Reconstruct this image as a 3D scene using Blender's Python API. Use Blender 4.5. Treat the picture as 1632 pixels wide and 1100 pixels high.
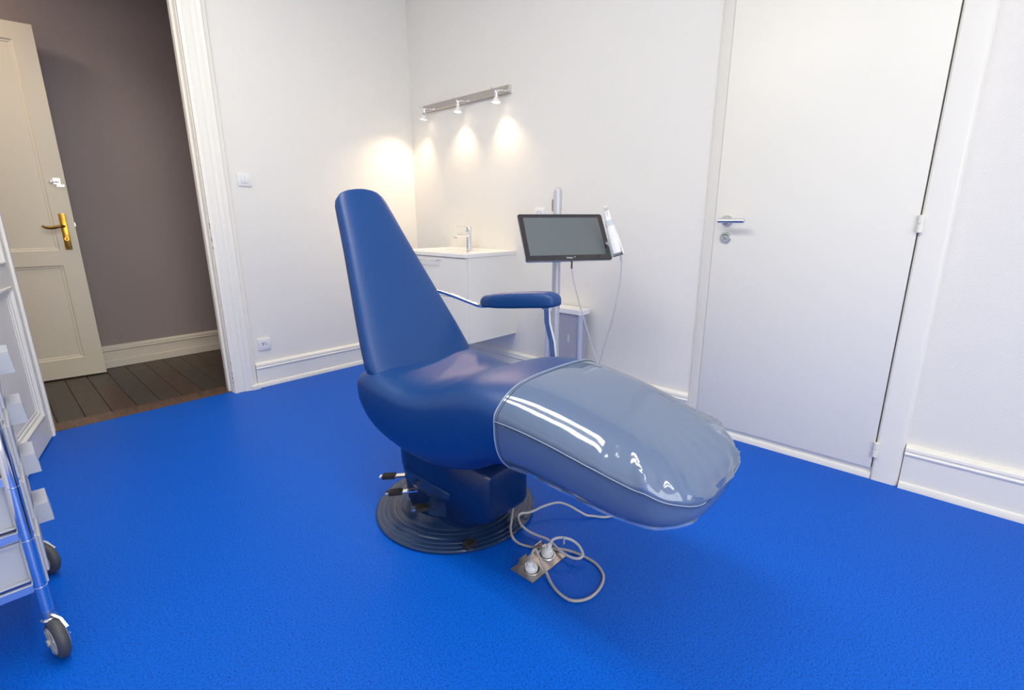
import bpy, bmesh, math, random
from math import sin, cos, pi, radians, sqrt
from mathutils import Vector, Matrix

# ------------------------------------------------------------------ clear
for o in list(bpy.data.objects):
    bpy.data.objects.remove(o)
sc = bpy.context.scene
COL = sc.collection
random.seed(4)

# ------------------------------------------------------------------ camera
FPX, PIT, ROLL, YAW, CAMH = 781.689, radians(14.39569), radians(0.16851), radians(46.81219), 1.10
Fv = Vector((sin(YAW)*cos(PIT), cos(YAW)*cos(PIT), -sin(PIT)))
r0 = Vector((cos(YAW), -sin(YAW), 0)); d0 = Fv.cross(r0)
Rv = cos(ROLL)*r0 + sin(ROLL)*d0
Dv = -sin(ROLL)*r0 + cos(ROLL)*d0
cam = bpy.data.cameras.new('camera'); camo = bpy.data.objects.new('camera', cam); COL.objects.link(camo)
cam.sensor_width = 36.0; cam.sensor_fit = 'HORIZONTAL'; cam.lens = FPX/1632*36; cam.clip_start = .02
M = Matrix(((Rv.x, -Dv.x, -Fv.x, 0), (Rv.y, -Dv.y, -Fv.y, 0), (Rv.z, -Dv.z, -Fv.z, CAMH), (0, 0, 0, 1)))
camo.matrix_world = M
sc.camera = camo

# ------------------------------------------------------------------ world, lights, exposure
W = bpy.data.worlds.new('world'); sc.world = W; W.use_nodes = True
W.node_tree.nodes['Background'].inputs[0].default_value = (.80, .88, 1.0, 1)
W.node_tree.nodes['Background'].inputs[1].default_value = 2.0
sc.view_settings.view_transform = 'Standard'; sc.view_settings.look = 'None'
sc.view_settings.gamma = 1.0; sc.view_settings.use_curve_mapping = False
sc.view_settings.exposure = -0.30

TUBE_W = 27.0      # ceiling fittings (each)
DAY_W = 60.0       # daylight from the window behind the camera
SPOT_W = 9.0
ROOM_W = 15.0      # what the three reflector bulbs throw into the room
HALL_W = 14.5

def area(name, loc, size, sizey, power, colr, target):
    L = bpy.data.lights.new(name, 'AREA'); L.shape = 'RECTANGLE'; L.size = size; L.size_y = sizey
    L.energy = power; L.color = colr
    o = bpy.data.objects.new(name, L); COL.objects.link(o); o.location = loc
    dvec = Vector(target)-Vector(loc)
    o.rotation_euler = dvec.to_track_quat('-Z', 'Y').to_euler()
    return o
CEIL = 3.0
for cy_, f_ in ((1.60, .55), (-.85, .3)):  # the rear pair, behind the camera, is added fill
    for cx_ in (.36, .66):
        area('fitting_light', (cx_, cy_, CEIL-.105), .16, 1.95, TUBE_W*f_, (1, .95, .83), (cx_, cy_, 0))
area('window_daylight', (.15, -2.30, 1.35), 2.2, 2.0, DAY_W, (1.0, .965, .87), (.4, 2, 1.35))
area('hall_light', (-.35, 4.15, 2.75), .30, .30, HALL_W, (1, .80, .62), (-.35, 4.2, 0))

# ------------------------------------------------------------------ materials
def lin(c):
    c = c/255.0
    return c/12.92 if c <= .04045 else ((c+.055)/1.055)**2.4
def rgb(r, g, b): return (lin(r), lin(g), lin(b), 1)
def mat(name, col, rough=.5, metal=0.0, spec=.5, coat=0.0):
    m = bpy.data.materials.new(name); m.use_nodes = True
    b = m.node_tree.nodes['Principled BSDF']
    b.inputs['Base Color'].default_value = col
    b.inputs['Roughness'].default_value = rough
    b.inputs['Metallic'].default_value = metal
    b.inputs['Specular IOR Level'].default_value = spec
    b.inputs['Coat Weight'].default_value = coat
    return m
def nodes(m): return m.node_tree.nodes, m.node_tree.links, m.node_tree.nodes['Principled BSDF']
def obj_coord(N):
    t = N.new('ShaderNodeNewGeometry'); return t.outputs['Position']
def add_bump(m, tex_out, strength, dist):
    N, L, b = nodes(m)
    bp = N.new('ShaderNodeBump'); bp.inputs['Strength'].default_value = strength; bp.inputs['Distance'].default_value = dist
    L.new(tex_out, bp.inputs['Height']); L.new(bp.outputs[0], b.inputs['Normal'])
def noise(m, scale, detail=3, stretch=None, rough=.5):
    N, L, b = nodes(m)
    n = N.new('ShaderNodeTexNoise'); n.inputs['Scale'].default_value = scale; n.inputs['Detail'].default_value = detail
    n.inputs['Roughness'].default_value = rough
    src = obj_coord(N)
    if stretch:
        mp = N.new('ShaderNodeMapping'); mp.inputs['Scale'].default_value = stretch; L.new(src, mp.inputs[0]); src = mp.outputs[0]
    L.new(src, n.inputs['Vector'])
    return n
def ramp_color(m, fac, stops):
    N, L, b = nodes(m)
    r = N.new('ShaderNodeValToRGB'); e = r.color_ramp.elements
    e[0].position, e[0].color = stops[0]; e[1].position, e[1].color = stops[1]
    for p, c in stops[2:]:
        x = e.new(p); x.color = c
    L.new(fac, r.inputs[0]); L.new(r.outputs[0], b.inputs['Base Color'])
    return r
MT = {}
# painted glass-fibre wallpaper: fine woven relief
def wallpaper(name, col, horiz='x'):
    m = mat(name, col, .62, spec=.3)
    N, L, b = nodes(m)
    w = N.new('ShaderNodeTexWave'); w.wave_type = 'BANDS'; w.bands_direction = 'Z'; w.inputs['Scale'].default_value = 48
    w.inputs['Distortion'].default_value = 2.2; w.inputs['Detail'].default_value = 2; w.inputs['Detail Scale'].default_value = 9
    w2 = N.new('ShaderNodeTexWave'); w2.wave_type = 'BANDS'; w2.bands_direction = 'DIAGONAL'; w2.inputs['Scale'].default_value = 42
    w2.inputs['Distortion'].default_value = 1.5
    p = obj_coord(N); L.new(p, w.inputs[0]); L.new(p, w2.inputs[0])
    a = N.new('ShaderNodeMath'); a.operation = 'ADD'; L.new(w.outputs['Fac'], a.inputs[0]); L.new(w2.outputs['Fac'], a.inputs[1])
    add_bump(m, a.outputs[0], .28, .0012)
    return m
MT['wall'] = wallpaper('white_woven_wallpaper', rgb(240, 237, 230))
MT['wall_plain'] = mat('white_plaster', rgb(228, 228, 226), .7, spec=.2)
MT['ceiling'] = mat('ceiling_paint', rgb(235, 235, 233), .8, spec=.2)
MT['hall_wall'] = wallpaper('grey_mauve_wallpaper', rgb(158, 146, 144))
def paint(name, col, rough=.35, bump=.12):
    m = mat(name, col, rough, spec=.45)
    n = noise(m, 55, 4); add_bump(m, n.outputs['Fac'], bump, .0015)
    return m
MT['paint'] = paint('white_gloss_paint', rgb(243, 240, 231))
MT['old_paint'] = paint('white_layered_old_paint', rgb(244, 241, 232), .32, .3)
MT['cream'] = paint('cream_gloss_paint', rgb(226, 218, 200), .38)
MT['hall_base'] = paint('cream_skirting_paint', rgb(232, 222, 206), .38)
MT['leaf'] = mat('white_door_laminate', rgb(243, 240, 230), .38, spec=.4)
n = noise(MT['leaf'], 30, 4, (1, 1, .15)); add_bump(MT['leaf'], n.outputs['Fac'], .05, .001)
MT['chip'] = mat('chipped_old_wood', rgb(120, 88, 66), .8)
MT['cord'] = mat('grey_cord', rgb(176, 172, 170), .45)
MT['cord_light'] = mat('pale_grey_cord', rgb(190, 194, 198), .4)
MT['plug'] = mat('white_plug_plastic', rgb(232, 234, 236), .35)
# blue speckled floor
m = mat('blue_speckled_vinyl_floor', rgb(12, 78, 172), .45, spec=.16)
n = noise(m, 190, 3, rough=.7)
r = ramp_color(m, n.outputs['Fac'], [(.33, rgb(0, 52, 140)), (.44, rgb(0, 86, 196)), (.60, rgb(2, 99, 214))])
n2 = noise(m, 240, 2); add_bump(m, n2.outputs['Fac'], .22, .0012)
MT['floor'] = m
# hall planks
def plank_mat(name, a, b_):
    m = mat(name, a, .40, spec=.4)
    n = noise(m, 9, 6, (9, .8, 1), .6)
    ramp_color(m, n.outputs['Fac'], [(.3, a), (.75, b_)]); add_bump(m, n.outputs['Fac'], .15, .001)
    return m
MT['plank'] = [plank_mat('dark_oiled_plank', rgb(60, 51, 45), rgb(84, 72, 63)), plank_mat('dark_oiled_plank_brown', rgb(64, 49, 41), rgb(88, 69, 57)),
               plank_mat('dark_oiled_plank_grey', rgb(56, 52, 47), rgb(80, 73, 67))]
MT['sill'] = plank_mat('worn_wood_threshold', rgb(66, 56, 50), rgb(128, 94, 74))
MT['dark_gap'] = mat('dark_gap', rgb(28, 24, 22), .9)
# chair
m = mat('blue_upholstery', rgb(8, 64, 128), .40, spec=.5)
N, L, b = nodes(m)
v = N.new('ShaderNodeTexVoronoi'); v.inputs['Scale'].default_value = 420; L.new(obj_coord(N), v.inputs['Vector'])
add_bump(m, v.outputs['Distance'], .16, .0008)
MT['blue'] = m
MT['shell'] = mat('dark_blue_plastic_cover', rgb(6, 38, 84), .30, spec=.5)
MT['disc'] = mat('blue_grey_base_plate', rgb(32, 54, 90), .22, spec=.6)
n = noise(MT['disc'], 25, 3); add_bump(MT['disc'], n.outputs['Fac'], .03, .002)
MT['rubber'] = mat('black_rubber', rgb(38, 36, 35), .7)
MT['chrome'] = mat('chrome', (.86, .87, .88, 1), .09, 1)
MT['chrome_soft'] = mat('satin_chrome', (.74, .75, .77, 1), .26, 1)
MT['alu'] = mat('satin_aluminium', (.56, .57, .61, 1), .42, .35)
m = mat('brushed_steel', (.52, .49, .46, 1), .34, 1)
n = noise(m, 160, 2, (1, .04, 1)); add_bump(m, n.outputs['Fac'], .12, .0006); MT['steel'] = m
m = mat('worn_floor_steel', (.50, .47, .43, 1), .38, 1)
n = noise(m, 90, 3); add_bump(m, n.outputs['Fac'], .1, .0006); MT['plate'] = m
MT['brass'] = mat('polished_brass', rgb(214, 158, 62), .22, 1)
MT['brass_old'] = mat('aged_brass', rgb(140, 112, 58), .35, 1)
n = noise(MT['brass_old'], 180, 3); add_bump(MT['brass_old'], n.outputs['Fac'], .5, .002)
MT['nickel'] = mat('worn_nickel', (.80, .78, .75, 1), .25, 1)
MT['cabinet'] = mat('white_cabinet_laminate', rgb(244, 242, 234), .36)
MT['ceramic'] = mat('white_ceramic', rgb(246, 244, 240), .12, coat=.4)
MT['switch'] = mat('white_switch_plastic', rgb(238, 238, 238), .3)
MT['hole'] = mat('dark_socket_hole', rgb(30, 30, 32), .6)
MT['tyre'] = mat('grey_rubber_tyre', rgb(72, 74, 78), .5)
MT['hub'] = mat('light_grey_hub_plastic', rgb(170, 168, 164), .5)
MT['bezel'] = mat('black_glass_bezel', rgb(56, 54, 58), .16, spec=.5)
MT['screen'] = mat('dark_grey_screen', rgb(104, 111, 114), .14, spec=.5)
MT['logo'] = mat('pale_print', rgb(205, 215, 228), .5)
MT['wand'] = mat('white_wand_plastic', rgb(240, 240, 240), .28)
MT['wand_grey'] = mat('grey_blue_wand_plastic', rgb(196, 206, 210), .3)
MT['box_grey'] = mat('mauve_grey_panel', rgb(168, 170, 184), .45)
MT['box_bar'] = mat('lilac_grey_bar', rgb(192, 196, 218), .32)
MT['green'] = mat('green_indicator', rgb(60, 140, 96), .4)
MT['thread'] = mat('clear_plastic_binding', rgb(150, 166, 190), .18, spec=.6)
MT['stitch'] = mat('dark_stitch_line', rgb(66, 78, 98), .6)
# translucent drawer plastic
m = mat('frosted_white_plastic', rgb(226, 229, 234), .32, spec=.5)
N, L, b = nodes(m); out = N['Material Output']
tr = N.new('ShaderNodeBsdfTranslucent'); tr.inputs[0].default_value = rgb(226, 230, 238)
tp = N.new('ShaderNodeBsdfTransparent')
mx = N.new('ShaderNodeMixShader'); mx.inputs[0].default_value = .35
mx2 = N.new('ShaderNodeMixShader'); mx2.inputs[0].default_value = .10
L.new(b.outputs[0], mx.inputs[1]); L.new(tr.outputs[0], mx.inputs[2]); L.new(mx.outputs[0], mx2.inputs[1]); L.new(tp.outputs[0], mx2.inputs[2])
L.new(mx2.outputs[0], out.inputs[0]); MT['frost'] = m
# clear vinyl sheet
m = bpy.data.materials.new('clear_vinyl_sheet'); m.use_nodes = True; N = m.node_tree.nodes; L = m.node_tree.links; N.clear()
out = N.new('ShaderNodeOutputMaterial')
tp = N.new('ShaderNodeBsdfTransparent'); tp.inputs[0].default_value = (.90, .94, .98, 1)
df = N.new('ShaderNodeBsdfDiffuse'); df.inputs[0].default_value = rgb(172, 200, 240)
gl = N.new('ShaderNodeBsdfGlossy'); gl.inputs['Roughness'].default_value = .06
lw = N.new('ShaderNodeFresnel'); lw.inputs['IOR'].default_value = 1.62
mu = N.new('ShaderNodeMath'); mu.operation = 'MULTIPLY'; mu.inputs[1].default_value = 1.5; mu.use_clamp = True; L.new(lw.outputs[0], mu.inputs[0])
a = N.new('ShaderNodeMixShader'); a.inputs[0].default_value = .27; L.new(tp.outputs[0], a.inputs[1]); L.new(df.outputs[0], a.inputs[2])
b2 = N.new('ShaderNodeMixShader'); L.new(mu.outputs[0], b2.inputs[0]); L.new(a.outputs[0], b2.inputs[1]); L.new(gl.outputs[0], b2.inputs[2])
ge = N.new('ShaderNodeNewGeometry'); nz = N.new('ShaderNodeTexNoise'); nz.inputs['Scale'].default_value = 7; L.new(ge.outputs['Position'], nz.inputs['Vector'])
bp = N.new('ShaderNodeBump'); bp.inputs['Strength'].default_value = .12; bp.inputs['Distance'].default_value = .01; L.new(nz.outputs[0], bp.inputs['Height'])
L.new(bp.outputs[0], gl.inputs['Normal'])
L.new(b2.outputs[0], out.inputs[0]); MT['vinyl'] = m
m = bpy.data.materials.new('window_glass'); m.use_nodes = True; N = m.node_tree.nodes; L = m.node_tree.links; N.clear()
out = N.new('ShaderNodeOutputMaterial'); tp = N.new('ShaderNodeBsdfTransparent'); gl = N.new('ShaderNodeBsdfGlossy'); gl.inputs['Roughness'].default_value = .02
a = N.new('ShaderNodeMixShader'); a.inputs[0].default_value = .06; L.new(tp.outputs[0], a.inputs[1]); L.new(gl.outputs[0], a.inputs[2]); L.new(a.outputs[0], out.inputs[0])
MT['glass'] = m
def emis(name, col, s):
    m = bpy.data.materials.new(name); m.use_nodes = True; N = m.node_tree.nodes; L = m.node_tree.links; N.clear()
    out = N.new('ShaderNodeOutputMaterial'); e = N.new('ShaderNodeEmission'); e.inputs[0].default_value = col; e.inputs[1].default_value = s
    L.new(e.outputs[0], out.inputs[0]); return m
MT['bulb'] = emis('glowing_halogen_face', (1, .86, .68, 1), 9)
MT['tube'] = emis('fluorescent_diffuser_glow', (1, .985, .95, 1), 8)

# ------------------------------------------------------------------ mesh helpers (all in world coordinates)
WL = {}
def tag(o, label=None, cat=None, group=None, kind=None):
    if label: o['label'] = label
    if cat: o['category'] = cat
    if group: o['group'] = group
    if kind: o['kind'] = kind
    return o
def thing(name, loc, label, cat, group=None):
    o = bpy.data.objects.new(name, None); COL.objects.link(o); o.location = loc; o.empty_display_size = .05
    WL[o.name] = Vector(loc); return tag(o, label, cat, group)
def obj(name, bm, m, parent=None, smooth=None, origin=None, label=None):
    """link a bmesh given in world coordinates as one object"""
    org = WL[parent.name] if parent is not None else Vector(origin if origin is not None else (0, 0, 0))
    bmesh.ops.translate(bm, verts=bm.verts, vec=-org)
    bmesh.ops.recalc_face_normals(bm, faces=bm.faces)
    me = bpy.data.meshes.new(name); bm.to_mesh(me); bm.free()
    ms = m if isinstance(m, (list, tuple)) else [m]
    for x in ms: me.materials.append(x)
    if smooth is not None:
        for p in me.polygons: p.use_smooth = True
        if smooth < 180:
            me.set_sharp_from_angle(angle=radians(smooth))
    o = bpy.data.objects.new(name, me); COL.objects.link(o)
    if parent is not None: o.parent = parent
    else: o.location = org
    WL[o.name] = org.copy()
    if label: o['label'] = label
    return o
def objs(name, bm, m, parent, smooth=None, label=None):
    """like obj(), but every loose piece of the bmesh becomes an object of its own"""
    seen = set(); out = []
    for v in bm.verts:
        if v in seen: continue
        st = [v]; isl = []; seen.add(v)
        while st:
            q = st.pop(); isl.append(q)
            for e in q.link_edges:
                w = e.other_vert(q)
                if w not in seen: seen.add(w); st.append(w)
        nb = bmesh.new(); mp = {q: nb.verts.new(q.co) for q in isl}
        for f in {f for q in isl for f in q.link_faces}: nb.faces.new([mp[q] for q in f.verts])
        out.append(obj(name, nb, m, parent, smooth, label=label))
    bm.free(); return out
def new(): return bmesh.new()
def box(bm, x0, x1, y0, y1, z0, z1, bev=0, seg=2):
    vs = [bm.verts.new((x, y, z)) for x in (x0, x1) for y in (y0, y1) for z in (z0, z1)]
    idx = [(0, 1, 3, 2), (4, 6, 7, 5), (0, 4, 5, 1), (2, 3, 7, 6), (0, 2, 6, 4), (1, 5, 7, 3)]
    fs = [bm.faces.new([vs[i] for i in f]) for f in idx]
    if bev:
        es = list({e for f in fs for e in f.edges})
        bmesh.ops.bevel(bm, geom=es, offset=bev, segments=seg, profile=.5, affect='EDGES')
    return bm
def bx(*a, **k): return box(new(), *a, **k)
def prism(bm, pts, axis, a0, a1):
    """extrude a 2-D polygon along an axis ('x','y','z')"""
    def P(u, v, w):
        return {'x': (w, u, v), 'y': (u, w, v), 'z': (u, v, w)}[axis]
    A = [bm.verts.new(P(u, v, a0)) for u, v in pts]; B = [bm.verts.new(P(u, v, a1)) for u, v in pts]
    bm.faces.new(A); bm.faces.new(B[::-1])
    for i in range(len(pts)):
        j = (i+1) % len(pts); bm.faces.new((A[i], B[i], B[j], A[j]))
    return bm
def loft(bm, rings, cap=True, closed=True):
    R = [[bm.verts.new(p) for p in r] for r in rings]
    n = len(rings[0])
    for a, b in zip(R[:-1], R[1:]):
        for i in range(n if closed else n-1):
            j = (i+1) % n; bm.faces.new((a[i], a[j], b[j], b[i]))
    if cap:
        bm.faces.new(R[0][::-1]); bm.faces.new(R[-1])
    return R
def frame_of(d):
    d = d.normalized(); u = Vector((0, 0, 1)) if abs(d.z) < .9 else Vector((1, 0, 0))
    a = d.cross(u).normalized(); return a, d.cross(a).normalized()
def lathe(bm, base, axis, prof, n=32, cap=True):
    """prof: list of (distance along axis, radius)"""
    base = Vector(base); axis = Vector(axis).normalized(); a, b = frame_of(axis)
    rings = [[base+axis*h+(a*cos(2*pi*i/n)+b*sin(2*pi*i/n))*r for i in range(n)] for h, r in prof]
    loft(bm, rings, cap); return bm
def cyl(bm, p, q, r, n=20, bev=0):
    p = Vector(p); q = Vector(q); L = (q-p).length
    prof = [(0, r), (L, r)] if not bev else [(0, r-bev), (bev, r), (L-bev, r), (L, r-bev)]
    return lathe(bm, p, q-p, prof, n)
def spline(pts, k=8):
    P = [Vector(p) for p in pts]; P = [P[0]*2-P[1]]+P+[P[-1]*2-P[-2]]; out = []
    for i in range(1, len(P)-2):
        for s in range(k):
            t = s/k
            out.append(.5*((2*P[i])+(-P[i-1]+P[i+1])*t+(2*P[i-1]-5*P[i]+4*P[i+1]-P[i+2])*t*t+(-P[i-1]+3*P[i]-3*P[i+1]+P[i+2])*t**3))
    out.append(P[-2]); return out
def tube(bm, pts, r, n=10, smooth=8, section=None):
    P = spline(pts, smooth) if smooth else [Vector(p) for p in pts]
    T = [(P[min(i+1, len(P)-1)]-P[max(i-1, 0)]).normalized() for i in range(len(P))]
    a, b = frame_of(T[0]); rings = []
    for i, p in enumerate(P):
        a = (a-T[i]*a.dot(T[i])).normalized(); b = T[i].cross(a)
        rr = r(i/(len(P)-1)) if callable(r) else r
        if section: rings.append([p+a*u+b*v for u, v in section])
        else: rings.append([p+(a*cos(2*pi*k/n)+b*sin(2*pi*k/n))*rr for k in range(n)])
    loft(bm, rings); return bm
def xform(bm, org, ux, uy=None):
    """map local (x along ux, y along uy, z up) to the world"""
    ux = Vector(ux).normalized(); uy = Vector(uy) if uy else Vector((-ux.y, ux.x, 0)); org = Vector(org)
    for v in bm.verts:
        v.co = org+ux*v.co.x+uy*v.co.y+Vector((0, 0, 1))*v.co.z
    return bm

# ================================================================== SETTING
XR, YB = 2.495, 3.416
XL, YF = -1.35, -2.05
DX0, DX1, DTOP = .095, .968, 2.45      # doorway to the hall
HY = 4.737; HX0, HX1 = -1.35, 2.3
S = lambda o: tag(o, kind='structure')
S(obj('floor', bx(XL, XR+.1, YF, 3.452, -.05, 0), MT['floor']))
S(obj('ceiling', bx(XL-.1, XR+.1, YF-.1, YB+.1, CEIL, CEIL+.1), MT['ceiling']))
S(obj('wall_right', bx(XR, XR+.1, YF-.1, YB+.1, 0, CEIL), MT['wall']))
b = new()
box(b, DX1, XR, YB, YB+.13, 0, CEIL); box(b, XL-.1, DX0, YB, YB+.13, 0, CEIL); box(b, DX0, DX1, YB, YB+.13, DTOP, CEIL)
S(obj('wall_back', b, MT['wall']))
S(obj('wall_left', bx(XL-.1, XL, YF-.1, YB, 0, CEIL), MT['wall']))
b = new()
WX0, WX1, WZ0, WZ1 = -.95, 1.25, .35, 2.55
box(b, XL, WX0, YF-.1, YF, 0, CEIL); box(b, WX1, XR, YF-.1, YF, 0, CEIL)
box(b, WX0, WX1, YF-.1, YF, 0, WZ0); box(b, WX0, WX1, YF-.1, YF, WZ1, CEIL)
S(obj('wall_front', b, MT['wall']))
b = new()
for x in (WX0, (WX0+WX1)/2-.025, WX1-.05): box(b, x, x+.05, YF-.08, YF-.03, WZ0, WZ1)
for z in (WZ0, WZ1-.05): box(b, WX0+.05, WX1-.05, YF-.079, YF-.031, z, z+.05)
win = S(obj('window_1', b, MT['paint']))
obj('pane', bx(WX0+.05, (WX0+WX1)/2-.025, YF-.058, YF-.052, WZ0+.05, WZ1-.05), MT['glass'], win)
obj('pane', bx((WX0+WX1)/2+.025, WX1-.05, YF-.058, YF-.052, WZ0+.05, WZ1-.05), MT['glass'], win)

# hall shell
S(obj('wall_hall_back', bx(HX0, HX1, HY, HY+.1, -.02, 2.9), MT['hall_wall']))
b = new(); box(b, HX0-.1, HX0, YB+.13, HY+.1, -.02, 2.9); S(obj('wall_hall_left', b, MT['hall_wall']))
b = new(); box(b, HX1, HX1+.1, YB+.13, HY+.1, -.02, 2.9); S(obj('wall_hall_right', b, MT['hall_wall']))
S(obj('ceiling', bx(HX0-.1, HX1+.1, YB+.13, HY+.1, 2.9, 3.0), MT['ceiling']))
fl = S(obj('floor', bx(HX0, HX1, 3.59, HY, -.05, -.012), MT['dark_gap'], label='dark plank floor of the hallway'))
PW = .1215; k = 0; x = .241-PW*13
pl_cache = {}
cuts = {}
while x < HX1-.02:
    x0 = max(x, HX0); x1 = min(x+PW, HX1)
    ys = [3.592, HY]
    rr = random.Random(k*7+3)
    c = 3.75+rr.random()*.8; ys.insert(1, c)
    for ya, yb in zip(ys[:-1], ys[1:]):
        if x1-x0 > .01:
            obj('plank', bx(x0+.0012, x1-.0012, ya+.0008, yb-.0008, -.012, 0, bev=.0015, seg=1), MT['plank'][(k+int(ya*10)) % 3], fl)
    x += PW; k += 1
# threshold
b = bx(DX0, DX1, 3.453, 3.592, -.02, .003, bev=.002)
S(obj('trim_1', b, MT['sill'], label='worn dark wooden threshold between blue floor and hall planks'))

# baseboards ------------------------------------------------------
def base_profile(h, t):
    return [(0, 0), (t+.012, 0), (t+.012, .012), (t+.008, .026), (t, .030), (t, h-.045), (t+.006, h-.040), (t+.008, h-.034), (t+.003, h-.028), (t+.003, h-.024),
            (t+.006, h-.020), (t+.004, h-.010), (t-.006, h-.002), (0, h)]
def base_simple(h, t):
    return [(0, 0), (t, 0), (t, h-.045), (t+.006, h-.040), (t+.008, h-.034), (t+.003, h-.028), (t+.003, h-.024),
            (t+.006, h-.020), (t+.004, h-.010), (t-.006, h-.002), (0, h)]
def shoe_prof(t): return [(t, 0), (t+.014, 0), (t+.014, .012), (t+.009, .024), (t, .029)]
def baseboard(name, wall, a0, a1, h=.178, t=.016, m=None, shoe=True):
    def mk(pf):
        b = new()
        if wall == 'right':
            R = [[Vector((XR-d, y, z)) for d, z in pf] for y in (a0, a1)]; loft(b, R)
        elif wall == 'back':
            R = [[Vector((x, YB-d, z)) for d, z in pf] for x in (a0, a1)]; loft(b, R)
        elif wall == 'hall':
            R = [[Vector((x, HY-d, z)) for d, z in pf] for x in (a0, a1)]; loft(b, R)
        return b
    o = S(obj(name, mk(base_simple(h, t)), m or MT['old_paint'], smooth=30))
    if shoe: obj('shoe_moulding', mk(shoe_prof(t)), m or MT['paint'], o, smooth=30)
    return o
baseboard('baseboard_back', 'back', 1.118, XR, h=.168)
baseboard('baseboard_right', 'right', 1.022, YB-.03)
baseboard('baseboard_right', 'right', YF, .085, h=.188, t=.024)
hb = baseboard('baseboard_hall', 'hall', .3, HX1, h=.172, m=MT['hall_base'], shoe=False)
obj('plinth_board', bx(.3, HX1, HY-.023, HY-.0161, .001, .058, bev=.003), MT['hall_base'], hb)

# doorway casing (right side) and frame ---------------------------
b = new()
box(b, DX1-.001, DX1+.03, YB-.001, YB+.13, 0, DTOP+.02)     # jamb lining
box(b, DX0-.03, DX0+.001, YB-.001, YB+.13, 0, DTOP+.02)
box(b, DX0-.03, DX1+.03, YB-.001, YB+.13, DTOP-.001, DTOP+.03)
box(b, DX1-.014, DX1, YB+.045, YB+.075, 0, DTOP)            # door stop
fr = S(obj('trim_2', b, MT['old_paint'], label='white painted door lining of the hall doorway'))
cas = [(DX1+.002, 0), (DX1+.002, .024), (DX1+.022, .028), (DX1+.026, .022), (DX1+.060, .024), (DX1+.064, .030), (DX1+.084, .033), (DX1+.092, .040), (DX1+.112, .046),
       (DX1+.120, .036), (DX1+.124, .034), (DX1+.140, .030), (DX1+.147, .016), (DX1+.147, 0)]
b = new(); loft(b, [[Vector((x, YB-d, z)) for x, d in cas] for z in (0, DTOP+.12)])
casing = S(obj('trim_3', b, MT['old_paint'], smooth=25, label='white moulded casing right of the hall doorway'))
obj('plinth_block', bx(DX1+.098, DX1+.153, YB-.054, YB, 0, .032, bev=.004), MT['old_paint'], casing)
b = new()
cr = random.Random(5)
for (z, hgt) in ((.095, .02), (.13, .012), (1.05, .012), (1.065, .018), (.97, .03), (.93, .012), (.07, .012), (.2, .01)):
    prism(b, [(YB-.0235, z), (YB-.021, z+hgt), (YB-.012, z+hgt*.8), (YB-.016, z+hgt*.2)], 'x', DX1+.0005, DX1+.0022)
objs('paint_chip', b, MT['chip'], casing, label='small brown chips in the white paint')
b = new(); loft(b, [[Vector((DX0+DX1-x, YB-d, z)) for x, d in cas] for z in (0, DTOP+.12)])
S(obj('trim_4', b, MT['old_paint'], smooth=25))

# panelled doors ---------------------------------------------------
def moulding_ring(bm, x0, x1, z0, z1, face, prof, sgn):
    """mitred moulding around a rectangle; prof = (inset, depth) pairs"""
    rings = []
    for ins, dep in prof:
        y = face+sgn*dep
        rings.append([Vector((x0+ins, y, z0+ins)), Vector((x1-ins, y, z0+ins)), Vector((x1-ins, y, z1-ins)), Vector((x0+ins, y, z1-ins))])
    R = [[bm.verts.new(p) for p in r] for r in rings]
    for a, c in zip(R[:-1], R[1:]):
        for i in range(4):
            j = (i+1) % 4; bm.faces.new((a[i], a[j], c[j], c[i]))
def panel_door(name, org, ux, w, h, panels, m, face_sign, z0=.006, th=.040, parentkind=True, label=None, prof=None):
    """local x from hinge along ux, y across; seen face at y = face_sign*th/2"""
    fy = face_sign*th/2; ns = -face_sign
    prof = prof or [(0, -.004), (.004, -.007), (.010, -.004), (.014, .004), (.026, .006), (.030, .010), (.050, .014), (.054, .017)]
    b = new()
    xs = sorted({0, w, panels[0][0], panels[0][1]}); zs = [z0]
    for p in panels: zs += [p[2], p[3]]
    zs.append(h)
    px0, px1 = panels[0][0], panels[0][1]
    box(b, 0, px0, -th/2, th/2, z0, h); box(b, px1, w, -th/2, th/2, z0, h)      # stiles
    zz = z0
    for p in sorted(panels, key=lambda q: q[2]):
        box(b, px0, px1, -th/2, th/2, zz, p[2]); zz = p[3]
    box(b, px0, px1, -th/2, th/2, zz, h)
    org = Vector(org)
    d = S(obj(name, xform(b, org, ux), m, origin=org, label=label))
    for p in panels:
        x0, x1, a, c = p
        obj('panel', xform(bx(x0-.0, x1+.0, -.008, .008, a, c), org, ux), m, d)
        ins = prof[-1][0]
        mb = new(); moulding_ring(mb, x0, x1, a, c, fy, prof, ns)
        obj('moulding', xform(mb, org, ux), m, d, smooth=25)
        # raised field inside the moulding
        fb = new(); f0 = ins+.0
        moulding_ring(fb, x0+f0, x1-f0, a+f0, c-f0, fy, [(0, prof[-1][1]), (.004, prof[-1][1]-.002), (.030, prof[-1][1]-.004)], ns)
        y = fy+ns*(prof[-1][1]-.004)
        f1 = f0+.03
        q = [fb.verts.new((X, y, Z)) for X, Z in ((x0+f1, a+f1), (x1-f1, a+f1), (x1-f1, c-f1), (x0+f1, c-f1))]
        fb.faces.new(q)
        obj('panel_field', xform(fb, org, ux), m, d)
    return d
# white leaf, opened into the room
A = Vector((.101, 3.458, 0)); B = Vector((-.091, 2.672, 0)); UX = (B-A).normalized()
prof_w = [(0, 0), (.004, -.006), (.012, -.008), (.018, -.003), (.022, .003), (.034, .005), (.037, .009), (.050, .010), (.054, .015), (.068, .016), (.072, .019)]
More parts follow.
